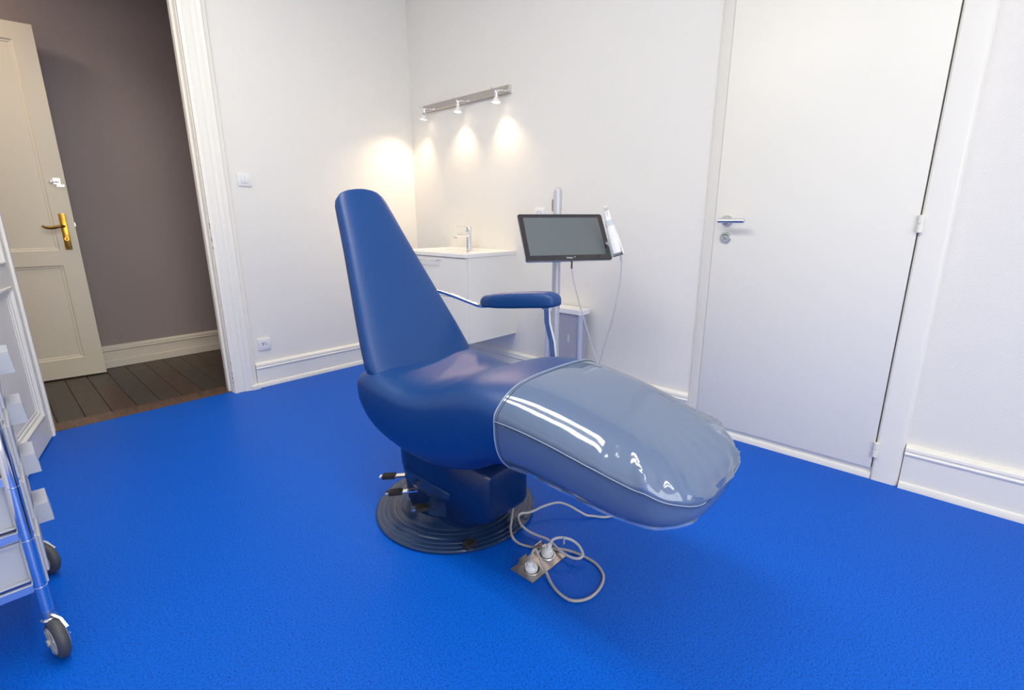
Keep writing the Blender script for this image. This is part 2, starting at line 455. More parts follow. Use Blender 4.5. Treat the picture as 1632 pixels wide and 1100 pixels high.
# uy for xform = (-ux.y, ux.x): points to +X, towards the camera's side
off = Vector((-UX.y, UX.x, 0))*(-.0)
leaf = panel_door('door_1', A-Vector((-UX.y, UX.x, 0))*.02, UX, .83, 2.42, [(.145, .69, .135, .80), (.145, .69, .90, 2.28)], MT['paint'], 1, z0=.008, label='white panelled door leaf opened into the room', prof=prof_w)
# cream leaf in the hall
A2 = Vector((.478, 4.575, 0)); B2 = Vector((.142, 4.618, 0)); U2 = (B2-A2).normalized()
hl = A2+U2*.84
prof_c = [(0, 0), (.004, .006), (.008, .008), (.016, .008), (.020, .012), (.034, .014), (.040, .017)]
UC = -U2   # from hinge to free edge
n2v = Vector((-UC.y, UC.x, 0))
cream = panel_door('door_2', hl+n2v*.02, UC, .84, 2.29, [(.11, .735, .145, .800), (.11, .735, .90, 2.19)], MT['cream'], -1, z0=.010, label='cream panelled door leaf standing against the grey hall wall', prof=prof_c)
# keep the latch side facts: free edge at local x = .84, seen face at local y = -.02
def on_leaf(bm): return xform(bm, hl+n2v*.02, UC)
FX = .84
pb = bx(FX-.075, FX-.038, -.0245, -.0198, .905, 1.145, bev=.0015)
lk = obj('lock_plate', on_leaf(pb), MT['brass'], cream, smooth=40, label='polished brass lock plate')
b = new()
for px_, pz in ((FX-.067, 1.135), (FX-.046, 1.135), (FX-.067, .915), (FX-.046, .915)): cyl(b, (px_, -.0258, pz), (px_, -.024, pz), .0032, 10)
objs('screw', on_leaf(b), MT['brass_old'], lk)
b = new(); lathe(b, (FX-.0565, -.0240, .978), (0, -1, 0), [(0, .013), (.003, .013), (.003, .009), (.001, .008)], 20)
obj('keyhole_ring', on_leaf(b), MT['brass'], lk, smooth=30)
b = bx(FX-.059, FX-.054, -.0268, -.0243, .970, .987)
obj('keyhole', on_leaf(b), MT['hole'], lk)
b = new(); cyl(b, (FX-.056, -.024, 1.062), (FX-.056, -.058, 1.062), .0085, 16)
tube(b, [(FX-.056, -.055, 1.062), (FX-.075, -.062, 1.062), (FX-.10, -.060, 1.056), (FX-.125, -.056, 1.052), (FX-.150, -.054, 1.056), (FX-.165, -.054, 1.066)],
     lambda t: .006+.0055*sin(min(1, t*1.15)*pi)*(.55+.45*t)+.001, 14)
obj('door_handle', on_leaf(b), MT['brass_old'], cream, smooth=50, label='ornate aged brass lever handle')
b = bx(FX-.062, FX-.024, -.0235, -.0198, 1.335, 1.375, bev=.001); box(b, FX-.048, FX-.008, -.0235, -.0198, 1.318, 1.334, bev=.001)
bolt = obj('bolt_plate', on_leaf(b), MT['nickel'], cream, label='small worn nickel bolt')
b = new(); cyl(b, (FX-.078, -.028, 1.350), (FX-.03, -.028, 1.350), .0055, 12); box(b, FX-.083, FX-.066, -.031, -.0236, 1.341, 1.357, bev=.001)
lathe(b, (FX-.04, -.028, 1.350), (0, -1, 0), [(0, .007), (.010, .008), (.014, .006), (.015, .001)], 14)
obj('bolt_knob', on_leaf(b), MT['nickel'], bolt, smooth=40)
b = bx(FX-.0005, FX+.004, -.012, .008, 1.06, 1.085); obj('latch', on_leaf(b), MT['nickel'], cream)

# flush door on the right wall --------------------------------------
DY0, DY1, DT = .182, .962, 2.14
b = new()
loft(b, [[Vector((XR-d, y, z)) for y, d in [(.088, 0), (.088, .018), (.094, .026), (.102, .030), (DY0-.006, .030), (DY0, .024), (DY0, 0)]] for z in (0, DT+.07)])
loft(b, [[Vector((XR-d, y, z)) for y, d in [(DY1, 0), (DY1, .022), (DY1+.003, .025), (DY1+.05, .011), (DY1+.058, .006), (DY1+.058, 0)]] for z in (0, DT+.07)])
box(b, XR-.020, XR, DY0+.001, DY1-.001, DT, DT+.07)
S(obj('trim_5', b, MT['paint'], smooth=30, label='white painted frame of the flush door'))
d3 = S(obj('door_3', bx(XR-.030, XR-.001, DY0+.005, DY1-.002, .052, DT-.004, bev=.0018), MT['leaf'], smooth=30, label='white flush door with satin lever handle'))
S(obj('trim_6', bx(XR-.0155, XR, DY0+.001, DY1, 0, .051), MT['paint'], label='white sill board below the flush door'))
b = new(); loft(b, [[Vector((XR-.0156-d, y, z)) for d, z in ((0, 0), (.012, 0), (.012, .010), (.008, .022), (0, .026))] for y in (DY0+.002, DY1-.002)])
S(obj('trim_7', b, MT['paint'], smooth=40))
S(obj('trim_8', bx(XR-.012, XR-.0005, DY0+.0005, DY0+.0045, .0, DT), mat('shadow_gap_grey', rgb(128, 126, 116), .8)))
for z in (.141, 1.078, 1.98):
    b = new(); X = XR-.036; Y = DY0-.002
    cyl(b, (X, Y, z-.033), (X, Y, z-.001), .010, 18, .002); cyl(b, (X, Y, z+.001), (X, Y, z+.033), .010, 18, .002)
    h = obj('hinge', b, MT['leaf'], d3, smooth=40)
    obj('hinge_pin', cyl(new(), (X, Y, z-.0015), (X, Y, z+.0015), .008, 14), MT['chrome_soft'], h)
fx = XR-.030; hy = .903
b = new(); lathe(b, (fx, hy, 1.089), (-1, 0, 0), [(0, .026), (.006, .026), (.008, .024), (.008, .011), (.0085, .010)], 36)
ros = obj('handle_rose', b, MT['chrome_soft'], d3, smooth=35)
b = new(); cyl(b, (fx-.008, hy, 1.089), (fx-.052, hy, 1.089), .0095, 20)
cyl(b, (fx-.052, hy+.024, 1.089), (fx-.052, hy-.098, 1.089), .0100, 22, .003)
obj('door_handle', b, MT['chrome_soft'], d3, smooth=40, label='satin round-bar lever handle')
b = new(); lathe(b, (fx, hy-.001, 1.011), (-1, 0, 0), [(0, .026), (.006, .026), (.008, .024), (.008, .012), (.006, .012)], 36)
lr = obj('lock_rose', b, MT['chrome_soft'], d3, smooth=35)
b = new(); cyl(b, (fx-.006, hy, 1.008), (fx-.0095, hy, 1.008), .0085, 20); obj('lock_button', b, MT['chrome_soft'], lr, smooth=35)
obj('button_slot', bx(fx-.0102, fx-.0094, hy-.0012, hy+.0012, 1.002, 1.014), MT['hole'], lr)
b = new()
for i in range(8):
    t0, t1 = radians(40+i*12.5), radians(40+(i+1)*12.5)
    q = [(hy+cos(t)*rr, 1.010+sin(t)*rr) for t, rr in ((t0, .0135), (t1, .0135), (t1, .0180), (t0, .0180))]
    prism(b, q, 'x', fx-.0086, fx-.0080)
obj('lock_indicator', b, MT['green'], lr, label='green vacancy arc')

# ================================================================== WALL FITTINGS
def socket_back(cx, cz):
    t = thing('wall_socket', (cx, YB, cz), 'white single wall socket low on the wall beside the hall doorway', 'socket')
    obj('face_plate', bx(cx-.040, cx+.040, YB-.010, YB, cz-.040, cz+.040, bev=.003), MT['switch'], t, smooth=40)
    b = new(); lathe(b, (cx, YB-.0095, cz), (0, -1, 0), [(0, .0235), (.0015, .0235), (.0015, .021), (.0004, .0205)], 32); obj('socket_ring', b, MT['switch'], t, smooth=30)
    b = new(); cyl(b, (cx-.0095, YB-.0112, cz), (cx-.0095, YB-.0098, cz), .0035, 12); cyl(b, (cx+.0095, YB-.0112, cz), (cx+.0095, YB-.0098, cz), .0035, 12)
    cyl(b, (cx, YB-.0112, cz+.011), (cx, YB-.0098, cz+.011), .003, 12); box(b, cx-.014, cx-.008, YB-.0110, YB-.0098, cz+.006, cz+.013)
    objs('socket_hole', b, MT['hole'], t)
socket_back(1.194, .288)
t = thing('light_switch', (1.204, YB, 1.344), 'white double light switch on the wall right of the hall doorway', 'switch')
obj('face_plate', bx(1.164, 1.244, YB-.009, YB, 1.303, 1.385, bev=.003), MT['switch'], t, smooth=40)
for i in (0, 1):
    x0 = 1.1835+i*.0208
    obj('rocker', bx(x0, x0+.0198, YB-.013, YB-.0085, 1.324, 1.364, bev=.0012), MT['switch'], t, smooth=40)
t = thing('wall_socket', (XR, 2.092, 1.125), 'white wall socket half hidden behind the monitor', 'socket')
obj('face_plate', bx(XR-.010, XR, 2.052, 2.132, 1.085, 1.165, bev=.003), MT['switch'], t, smooth=40)
b = new(); lathe(b, (XR-.0095, 2.092, 1.125), (-1, 0, 0), [(0, .0235), (.0015, .0235), (.0015, .021), (.0004, .0205)], 32); obj('socket_ring', b, MT['box_grey'], t, smooth=30)

# spot bar -----------------------------------------------------------
t = thing('spotlight_bar', (XR, 2.785, 1.90), 'brushed steel wall bar with three lit swivel spotlights above the washbasin', 'lamp')
b = new(); loft(b, [[Vector((XR-d, y, z)) for d, z in ((0, 1.876), (.022, 1.876), (.025, 1.879), (.025, 1.920), (.022, 1.923), (0, 1.923))] for y in (2.343, 3.228)])
obj('bar', b, MT['steel'], t, smooth=30)
b = new()
for y in (2.340, 3.2281): box(b, XR-.018, XR, y, y+.003, 1.879, 1.920)
objs('end_cap', b, MT['chrome_soft'], t)
heads = [((XR-.072, 3.150, 1.888), (-.012, .22, -1)), ((XR-.072, 2.775, 1.888), (-.01, .05, -1)), ((XR-.072, 2.405, 1.894), (-.02, .0, -1))]
aims = [(2.12, 3.46, .95), (2.34, 2.86, .7), (2.36, 2.25, .7)]
for (p, d), aim in zip(heads, aims):
    p = Vector(p); d = Vector(d).normalized()
    hd = obj('spot_head', lathe(new(), p, d, [(-.002, .006), (0, .0115), (.002, .0125), (.040, .0125), (.042, .0115)], 24), MT['chrome'], t, smooth=35)
    b = new(); tube(b, [p+Vector((0, 0, -.006)), p+Vector((.022, -.030, -.004)), p+Vector((.030, -.050, -.008)), Vector((XR-.0252, p.y-.062, p.z-.004))], .0035, 10)
    lathe(b, Vector((XR-.025, p.y-.062, p.z-.004)), (-1, 0, 0), [(0, .007), (.005, .007), (.006, .005)], 16)
    obj('swivel_arm', b, MT['chrome'], hd, smooth=40)
    b = new(); cyl(b, p+Vector((0, .004, 0)), p+Vector((-.03, .024, .014)), .0016, 8); obj('adjusting_pin', b, MT['chrome_soft'], hd)
    q = p+d*.042
    bb = obj('bulb', lathe(new(), q, d, [(0, .012), (.006, .014), (.020, .025), (.028, .0285), (.030, .028)], 28), MT['ceramic'], t, smooth=35, label='lit reflector bulb')
    obj('bulb_glow', lathe(new(), q+d*.0301, d, [(0, .0265), (.003, .021), (.0045, .010), (.005, .001)], 24), MT['bulb'], bb, smooth=60)
    Lm = bpy.data.lights.new('bulb_light', 'SPOT'); Lm.energy = SPOT_W*(2.0 if aim[1] > 3.3 else 1); Lm.color = (1, .72, .45); Lm.spot_size = radians(104); Lm.spot_blend = 1.0; Lm.shadow_soft_size = .02
    lo = bpy.data.objects.new('bulb_light', Lm); COL.objects.link(lo); lo.location = q+d*.045
    Lq = bpy.data.lights.new('bulb_room_light', 'SPOT'); Lq.energy = ROOM_W; Lq.color = (1, .66, .48); Lq.spot_size = radians(76); Lq.spot_blend = 1; Lq.shadow_soft_size = .028
    lq = bpy.data.objects.new('bulb_room_light', Lq); COL.objects.link(lq); lq.location = q+d*.045+Vector((-.03, 0, 0))
    lq.rotation_euler = (Vector((1.15, 1.25, .45))-lq.location).to_track_quat('-Z', 'Y').to_euler()
    lo.rotation_euler = (Vector(aim)-lo.location).to_track_quat('-Z', 'Y').to_euler()

# ceiling fittings (above the frame; the rear one is added as unseen fill)
for cy_, w_ in ((1.60, 'in the middle of the ceiling'), (-.85, 'added behind the camera as fill')):
    t = thing('ceiling_light', (.51, cy_, CEIL), 'white twin strip ceiling light '+w_, 'lamp')
    b = new(); prism(b, [(.24, CEIL), (.78, CEIL), (.76, CEIL-.07), (.26, CEIL-.07)], 'y', cy_-1.03, cy_+1.03); obj('fitting_body', b, MT['paint'], t)
    for x in (.36, .66):
        obj('diffuser', bx(x-.08, x+.08, cy_-.98, cy_+.98, CEIL-.098, CEIL-.0705, bev=.004), MT['tube'], t, smooth=40)

# ================================================================== WASHBASIN UNIT
VX, VY0, VY1 = 2.035, 2.302, 3.002
t = thing('vanity_cabinet', (2.27, 2.65, .318), 'white wall-hung washbasin cabinet with two drawers', 'cabinet')
b = new(); box(b, VX+.019, XR, VY0, VY0+.018, .318, .868); box(b, VX+.019, XR, VY1-.018, VY1, .318, .868)
box(b, VX+.019, XR, VY0+.018, VY1-.018, .318, .336); box(b, XR-.02, XR, VY0+.018, VY1-.018, .336, .868)
obj('body', b, MT['cabinet'], t)
for z0, z1, nm in ((.320, .610, 0), (.614, .864, 1)):
    d = obj('drawer', bx(VX, VX+.018, VY0+.002, VY1-.002, z0, z1, bev=.001), MT['cabinet'], t)
    if nm == 1:
        b = new(); tube(b, [(VX, 2.545, z1-.022), (VX-.026, 2.545, z1-.022), (VX-.028, 2.550, z1-.022), (VX-.028, 2.75, z1-.022), (VX-.026, 2.755, z1-.022), (VX, 2.755, z1-.022)],
                        .004, 4, 0)
        obj('handle', b, MT['chrome_soft'], d)
    else:
        b = new(); box(b, VX-.022, VX-.0, 2.545, 2.549, z1-.03, z1-.022); box(b, VX-.026, VX-.020, 2.545, 2.755, z1-.03, z1-.022); box(b, VX-.022, VX, 2.751, 2.755, z1-.03, z1-.022)
        obj('handle', b, MT['chrome_soft'], d)
# basin top with a real hollow
b = new(); X0, X1, Y0, Y1 = VX-.008, XR-.001, VY0-.004, VY1+.004; zt = .893
def rr_ring(x0, x1, y0, y1, r, z, n=6):
    P = []
    for cx, cy, a0 in ((x1-r, y1-r, 0), (x0+r, y1-r, 90), (x0+r, y0+r, 180), (x1-r, y0+r, 270)):
        for i in range(n+1):
            a = radians(a0+90*i/n); P.append(Vector((cx+r*cos(a), cy+r*sin(a), z)))
    return P
rings = [rr_ring(X0+.02, X1-.02, Y0+.02, Y1-.02, .01, .868), rr_ring(X0, X1, Y0, Y1, .006, .868), rr_ring(X0, X1, Y0, Y1, .006, zt-.003), rr_ring(X0+.003, X1-.003, Y0+.003, Y1-.003, .006, zt),
         rr_ring(X0+.014, X1-.014, Y0+.014, Y1-.014, .01, zt), rr_ring(X0+.020, X1-.020, Y0+.020, Y1-.020, .012, zt-.006),
         rr_ring(X0+.035, X1-.12, Y0+.08, Y1-.08, .05, zt-.009), rr_ring(X0+.045, X1-.13, Y0+.09, Y1-.09, .05, zt-.012)]
loft(b, rings, cap=False); rings2 = rr_ring(X0+.07, X1-.15, Y0+.12, Y1-.12, .04, .8725)
vs = [v for v in b.verts][-28:]
w2 = [b.verts.new(p) for p in rings2]
for i in range(28): b.faces.new((vs[i], vs[(i+1) % 28], w2[(i+1) % 28], w2[i]))
b.faces.new(w2); b.faces.new([v for v in b.verts][:28])
t = thing('washbasin', (2.27, 2.65, .868), 'shallow white ceramic washbasin top on the wall-hung cabinet', 'basin')
obj('basin_top', b, MT['ceramic'], t, smooth=30)
obj('drain', lathe(new(), (2.24, 2.65, .8725), (0, 0, 1), [(0, .022), (.002, .022), (.003, .018)], 24), MT['chrome'], t, smooth=30)
# tap
fxp, fyp = 2.385, 2.655; fz = zt-.006
t = thing('mixer_tap', (fxp, fyp, fz), 'chrome single-lever mixer tap standing on the washbasin', 'tap')
obj('tap_body', lathe(new(), (fxp, fyp, fz), (0, 0, 1), [(0, .025), (.004, .0255), (.006, .0235), (.05, .022), (.100, .021), (.118, .0205), (.120, .018)], 28), MT['chrome'], t, smooth=35)
b = new()
sec = []
sp = [(fxp-.005, .112, .030, .020), (fxp-.05, .113, .029, .015), (fxp-.09, .110, .027, .012), (fxp-.125, .104, .024, .009), (fxp-.133, .103, .020, .006)]
R = []
for x, zc, wy, hz in sp:
    R.append([Vector((x, fyp+wy/2*sx, fz+zc+hz*sz-.004)) for sx, sz in ((-1, -.5), (-.7, -1), (.7, -1), (1, -.5), (1, .4), (.7, .7), (-.7, .7), (-1, .4))])
loft(b, R); obj('spout', b, MT['chrome'], t, smooth=40)
b = new(); cyl(b, (fxp-.118, fyp, fz+.100), (fxp-.120, fyp, fz+.088), .010, 18); obj('aerator', b, MT['brass_old'], t, smooth=40)
obj('lever_cap', lathe(new(), (fxp, fyp, fz+.124), (.06, 0, 1), [(0, .020), (.003, .0215), (.036, .0205), (.040, .018)], 26), MT['chrome'], t, smooth=35)
b = new(); loft(b, [[Vector((x, fyp+w*s1, z+h*s2)) for s1, s2 in ((-1, -1), (1, -1), (1, 1), (-1, 1))] for x, z, w, h in ((fxp-.005, fz+.159, .010, .003), (fxp-.05, fz+.163, .009, .002), (fxp-.10, fz+.166, .007, .0015))])
obj('lever', b, MT['chrome'], t)
obj('pop_up_rod', cyl(new(), (fxp+.024, fyp-.01, fz+.045), (fxp+.038, fyp-.012, fz+.045), .003, 8), MT['chrome'], t)

# ================================================================== SCANNER STAND
t = thing('scanner_stand', (2.10, 1.643, 0), 'tall satin aluminium pole on a low foot carrying the tilted monitor', 'stand')
PX, PY = 2.10, 1.643
obj('pole', lathe(new(), (PX, PY, .06), (0, 0, 1), [(0, .022), (1.175, .022), (1.190, .018), (1.196, .010)], 28), MT['alu'], t, smooth=35)
b = new(); cyl(b, (PX, PY, .02), (PX, PY, .06), .05, 24)
for i in range(5):
    a = radians(i*72+10); tube(b, [(PX, PY, .045), (PX+.12*cos(a), PY+.12*sin(a), .04), (PX+.25*cos(a), PY+.25*sin(a), .03)], .012, 8, 0)
obj('foot', b, MT['alu'], t, smooth=40)
for i in range(5):
    a = radians(i*72+10); p = Vector((PX+.25*cos(a), PY+.25*sin(a), .0205)); tn = Vector((-sin(a), cos(a), 0))
    obj('castor', cyl(new(), p-tn*.010, p+tn*.010, .020, 18), MT['tyre'], t, smooth=40)
obj('cable_clip', bx(PX-.006, PX+.006, PY+.0205, PY+.034, 1.14, 1.20, bev=.001), MT['steel'], t)
# monitor
yaw, tilt = 1.008, .633
nM = Vector((-cos(yaw)*cos(tilt), -sin(yaw)*cos(tilt), sin(tilt)))
rM = Vector((sin(yaw), -cos(yaw), 0)); uM = nM.cross(rM)
if uM.z < 0: uM = -uM
cM = Vector((1.992, 1.508, 1.014)); mw, mh = .45, .273
def mon(bm):
    for v in bm.verts:
        x, y, z = v.co; v.co = cM+rM*x+uM*y+nM*z
    return bm
tm = thing('monitor', cM, 'tilted touch monitor with black bezel and dark grey screen on the aluminium pole', 'monitor')
def rr2(w, h, r, z, n=5): return rr_ring(-w/2, w/2, -h/2, h/2, r, z, n)
b = new(); loft(b, [rr2(mw-.10, mh-.08, .02, -.030), rr2(mw-.008, mh-.008, .013, -.014), rr2(mw, mh, .014, -.010), rr2(mw, mh, .014, -.0022)])
obj('housing', mon(b), MT['chrome_soft'], tm, smooth=35)
b = new(); loft(b, [rr2(mw-.002, mh-.002, .013, -.002), rr2(mw-.002, mh-.002, .013, 0), rr2(mw-.005, mh-.005, .011, .001)])
obj('bezel', mon(b), MT['bezel'], tm, smooth=35)
obj('screen', mon(bx(-.198, .198, -.105, .114, .0011, .0016)), MT['screen'], tm)
# maker's mark
cu = bpy.data.curves.new('maker_mark', 'FONT'); cu.body = '3shape'; cu.size = .0115; cu.align_x = 'CENTER'; cu.extrude = .0002; cu.space_character = 1.05; cu.offset = .00015; cu.resolution_u = 3
tmp = bpy.data.objects.new('maker_mark_text', cu); COL.objects.link(tmp); bpy.context.view_layer.update()
me_ = bpy.data.meshes.new_from_object(tmp.evaluated_get(bpy.context.evaluated_depsgraph_get())); bpy.data.objects.remove(tmp)
b = new(); b.from_mesh(me_); bpy.data.meshes.remove(me_)
for v in b.verts: v.co = Vector((v.co.x, v.co.y-.1235, v.co.z+.0013))
mk = obj('maker_mark', mon(b), MT['logo'], tm)
b = new()
prism(b, [(.0255, -.1195), (.0325, -.1150), (.0255, -.1145)], 'z', .0011, .0015)
obj('maker_triangle', mon(b), MT['logo'], tm)
b = new(); p0 = cM-nM*.03; tube(b, [p0, p0-nM*.04+Vector((0, 0, -.01)), Vector((PX, PY, .975))-Vector((nM.x, nM.y, 0))*0], .013, 12, 0)
lathe(b, Vector((PX, PY, .93)), (0, 0, 1), [(0, .0225), (.004, .027), (.075, .027), (.08, .0225)], 24)
pj = cM-uM*.128-nM*.035
obj('swivel_mount', b, MT['alu'], tm, smooth=40)
b = new(); pj = Vector((PX-.021, PY-.021, .905)); lathe(b, pj-Vector((.0, .0, 0))+Vector((.02, .02, .02)), (-.7, -.7, 0), [(0, .020), (.022, .020), (.025, .017)], 26)
obj('clamp_knob', b, MT['alu'], tm, smooth=35)
b = new(); cpt = cM+rM*.012-uM*.134-nM*.010
cyl(b, cpt+Vector((0, 0, .004)), cpt+Vector((0, 0, -.035)), .0045, 12); obj('cable_relief', b, MT['bezel'], tm, smooth=40)
cend = cpt+Vector((0, 0, -.035))
t2 = tag(obj('monitor_cable', tube(new(), [cend, cend+Vector((.010, -.014, -.08)), cend+Vector((.03, -.050, -.22)), cend+Vector((.055, -.095, -.38)), cend+Vector((.07, -.15, -.55)), cend+Vector((.06, -.20, -.72)), (2.10, 1.33, .03), (2.14, 1.45, .012), (2.10, 1.56, .05)], .0032, 8), MT['cord_light'], smooth=60, origin=cend),
         'thin pale cable hanging from the bottom edge of the tilted monitor', 'cable')
# handpiece in its holder: build along a local axis
wb = Vector((2.10, 1.268, .936)); wt = Vector((2.085, 1.340, 1.153))
ax = (wt-wb).normalized(); wn = Vector((-.80, -.60, 0)); wn = (wn-ax*wn.dot(ax)).normalized(); ws = ax.cross(wn); 
if ws.dot(rM) < 0: ws = -ws
Lw = (wt-wb).length
def wring(s, hw, ht, off=0, ofn=0, n=16, e=.7):
    P = []
    for i in range(n):
        a = 2*pi*i/n; c, s_ = cos(a), sin(a)
        P.append(wb+ax*(s*Lw)+ws*(off+hw*math.copysign(abs(c)**e, c))+wn*(ofn+ht*math.copysign(abs(s_)**e, s_)))
    return P
t = thing('scanner_wand', wb, 'white and grey handheld scanner wand standing in its holder right of the monitor', 'scanner')
b = new(); loft(b, [wring(.02, .022, .021, -.004, .012), wring(.25, .022, .020, -.004, .012), wring(.52, .020, .019, -.003, .012), wring(.60, .018, .017, -.002, .012)])
obj('grip', b, MT['wand'], t, smooth=45)
b = new(); loft(b, [wring(.60, .0195, .0175, -.004, .012), wring(.66, .0190, .0165, -.004, .012), wring(.72, .0165, .0145, -.003, .012)]); obj('collar', b, MT['wand_grey'], t, smooth=45)
b = new(); loft(b, [wring(.72, .0150, .0135, -.003, .012, e=.5), wring(.85, .0125, .012, -.002, .012, e=.5), wring(.99, .0112, .011, -.001, .012, e=.5), wring(1.0, .0102, .010, -.001, .012, e=.5)])
tp_ = obj('tip', b, MT['wand'], t, smooth=40)
b = new(); loft(b, [wring(.915, .0090, .0010, -.001, .0236, e=.3, n=8), wring(.985, .0090, .0010, -.001, .0232, e=.3, n=8)]); obj('tip_window', b, MT['steel'], tp_)
b = new()
for s in (.80, .84, .87): loft(b, [wring(s, .003, .0008, -.002, .0244, n=6), wring(s+.014, .003, .0008, -.002, .0241, n=6)])
objs('printed_mark', b, MT['box_grey'], tp_)
t = thing('wand_holder', wb, 'grey-white cradle attached to the monitor edge holding the scanner wand', 'holder')
b = new(); loft(b, [wring(-.03, .028, .009, -.004, -.006, e=.5), wring(-.0, .029, .010, -.004, -.006, e=.5), wring(.34, .024, .010, -.008, -.006, e=.5), wring(.36, .022, .008, -.008, -.006, e=.5)])
obj('cradle', b, MT['wand_grey'], t, smooth=40)
b = new(); loft(b, [wring(-.03, .0045, .016, .024, .008, e=.5), wring(.30, .0045, .014, .019, .008, e=.5), wring(.52, .0035, .008, .015, .006, e=.5)]); obj('side_guard', b, MT['wand'], t, smooth=40)
b = new(); loft(b, [wring(-.04, .024, .018, -.002, .006, e=.5), wring(-.028, .026, .019, -.002, .006, e=.5)]); obj('bottom_rim', b, MT['bezel'], t, smooth=40)
b = new(); q = wb+wn*.010; e_ = cM+rM*.215-nM*.012-uM*.03
tube(b, [q+ax*.03-ws*.01-wn*.014, e_], .007, 10, 0); obj('bracket', b, MT['alu'], t, smooth=40)
b = new(); cw = wb+ws*.010+wn*.010-ax*.011
cyl(b, cw, cw-Vector((-.003, .004, .028)), .0045, 10)
ce = cw-Vector((-.003, .004, .028))
tag(obj('wand_cable', tube(b, [ce, ce+Vector((0.003, .002, -.08)), ce+Vector((.004, .016, -.18)), ce+Vector((.006, .042, -.30)), ce+Vector((.01, .09, -.47)), ce+Vector((.02, .14, -.66)), (2.14, 1.42, .20), (2.12, 1.55, .12)], .0032, 8), MT['cord_light'], smooth=60, origin=ce),
    'thin pale cable hanging from the handheld scanner wand', 'cable')
# low cabinet against the wall behind the pole
BX0, BX1, BY0, BY1, BZ = 2.375, 2.476, 1.665, 1.945, .572
t = thing('low_storage_box', (2.43, 1.80, 0), 'slim white-rimmed grey box standing against the wall behind the pole', 'box')
b = new(); box(b, BX0+.012, BX1, BY0+.02, BY1-.02, .012, BZ-.030); obj('body', b, MT['box_grey'], t)
b = new(); loft(b, [rr_ring(BX0, BX1, BY0, BY1, .018, BZ-.030), rr_ring(BX0, BX1, BY0, BY1, .018, BZ-.003), rr_ring(BX0+.003, BX1-.003, BY0+.003, BY1-.003, .016, BZ)]); obj('lid', b, MT['wand'], t, smooth=35)
for y in (BY0+.014, BY1-.014): obj('corner_bar', cyl(new(), (BX0+.014, y, .0), (BX0+.014, y, BZ-.030), .0138, 18), MT['box_bar'], t, smooth=40)
obj('latch', bx(BX0+.006, BX0+.0125, 1.752, 1.768, .36, .41, bev=.002), MT['wand_grey'], t)

# ================================================================== DENTAL CHAIR
CX = 1.092
ch = thing('dental_chair', (1.11, 1.36, 0), 'blue upholstered contoured treatment chair on a round base plate', 'chair')
# stations: y, half width, top, widest height, bottom, dish
ST = [(1.594, .150, .520, .500, .456, 0), (1.588, .205, .552, .512, .425, 0), (1.568, .242, .578, .520, .370, .000), (1.53, .260, .597, .528, .330, .004), (1.47, .270, .604, .530, .292, .010),
      (1.38, .272, .592, .522, .272, .018), (1.28, .268, .582, .514, .262, .022), (1.18, .262, .600, .520, .268, .014), (1.08, .256, .636, .546, .298, .004),
      (.98, .252, .664, .572, .355, 0), (.88, .250, .672, .586, .388, 0), (.78, .247, .666, .586, .400, 0), (.68, .243, .652, .576, .396, 0), (.58, .235, .630, .558, .388, 0),
      (.50, .222, .606, .540, .386, 0), (.44, .204, .580, .522, .394, 0), (.405, .180, .558, .508, .408, 0), (.38, .148, .538, .496, .424, 0), (.365, .110, .520, .486, .440, 0), (.358, .055, .504, .479, .458, 0)]
def interp_st(y):
    P = ST
    for i in range(len(P)-1):
        if P[i][0] >= y >= P[i+1][0]:
            t_ = (P[i][0]-y)/(P[i][0]-P[i+1][0])
            a = P[max(i-1, 0)]; b_ = P[i]; c = P[i+1]; d = P[min(i+2, len(P)-1)]
            out = []
            for k_ in range(1, 6):
                # finite-difference hermite in y
                m0 = (c[k_]-a[k_])/((a[0]-c[0]) or 1)*(b_[0]-c[0]) if i > 0 else c[k_]-b_[k_]
                m1 = (d[k_]-b_[k_])/((b_[0]-d[0]) or 1)*(b_[0]-c[0]) if i+2 < len(P) else c[k_]-b_[k_]
                t2_, t3_ = t_*t_, t_**3
                out.append((2*t3_-3*t2_+1)*b_[k_]+(t3_-2*t2_+t_)*m0+(-2*t3_+3*t2_)*c[k_]+(t3_-t2_)*m1)
            return out
    return list(P[-1][1:])
CHAM = [(0, 1, 0), (.12, .985, .15), (.25, .91, .35), (.38, .81, .575), (.5, .705, .78), (.6, .60, .91), (.7, .50, .968), (.85, .27, .995), (1, 0, 1)]
def cham(t):
    for i in range(len(CHAM)-1):
        if CHAM[i][0] <= t <= CHAM[i+1][0]+1e-9:
            a = CHAM[max(i-1, 0)]; b_ = CHAM[i]; c = CHAM[i+1]; d = CHAM[min(i+2, len(CHAM)-1)]
            u = (t-b_[0])/(c[0]-b_[0]); h = c[0]-b_[0]; o = []
            for k_ in (1, 2):
                m0 = (c[k_]-a[k_])/(c[0]-a[0])*h if i else (c[k_]-b_[k_]); m1 = (d[k_]-b_[k_])/(d[0]-b_[0])*h
                o.append((2*u**3-3*u*u+1)*b_[k_]+(u**3-2*u*u+u)*m0+(-2*u**3+3*u*u)*c[k_]+(u**3-u*u)*m1)
            return o
    return [0, 1]
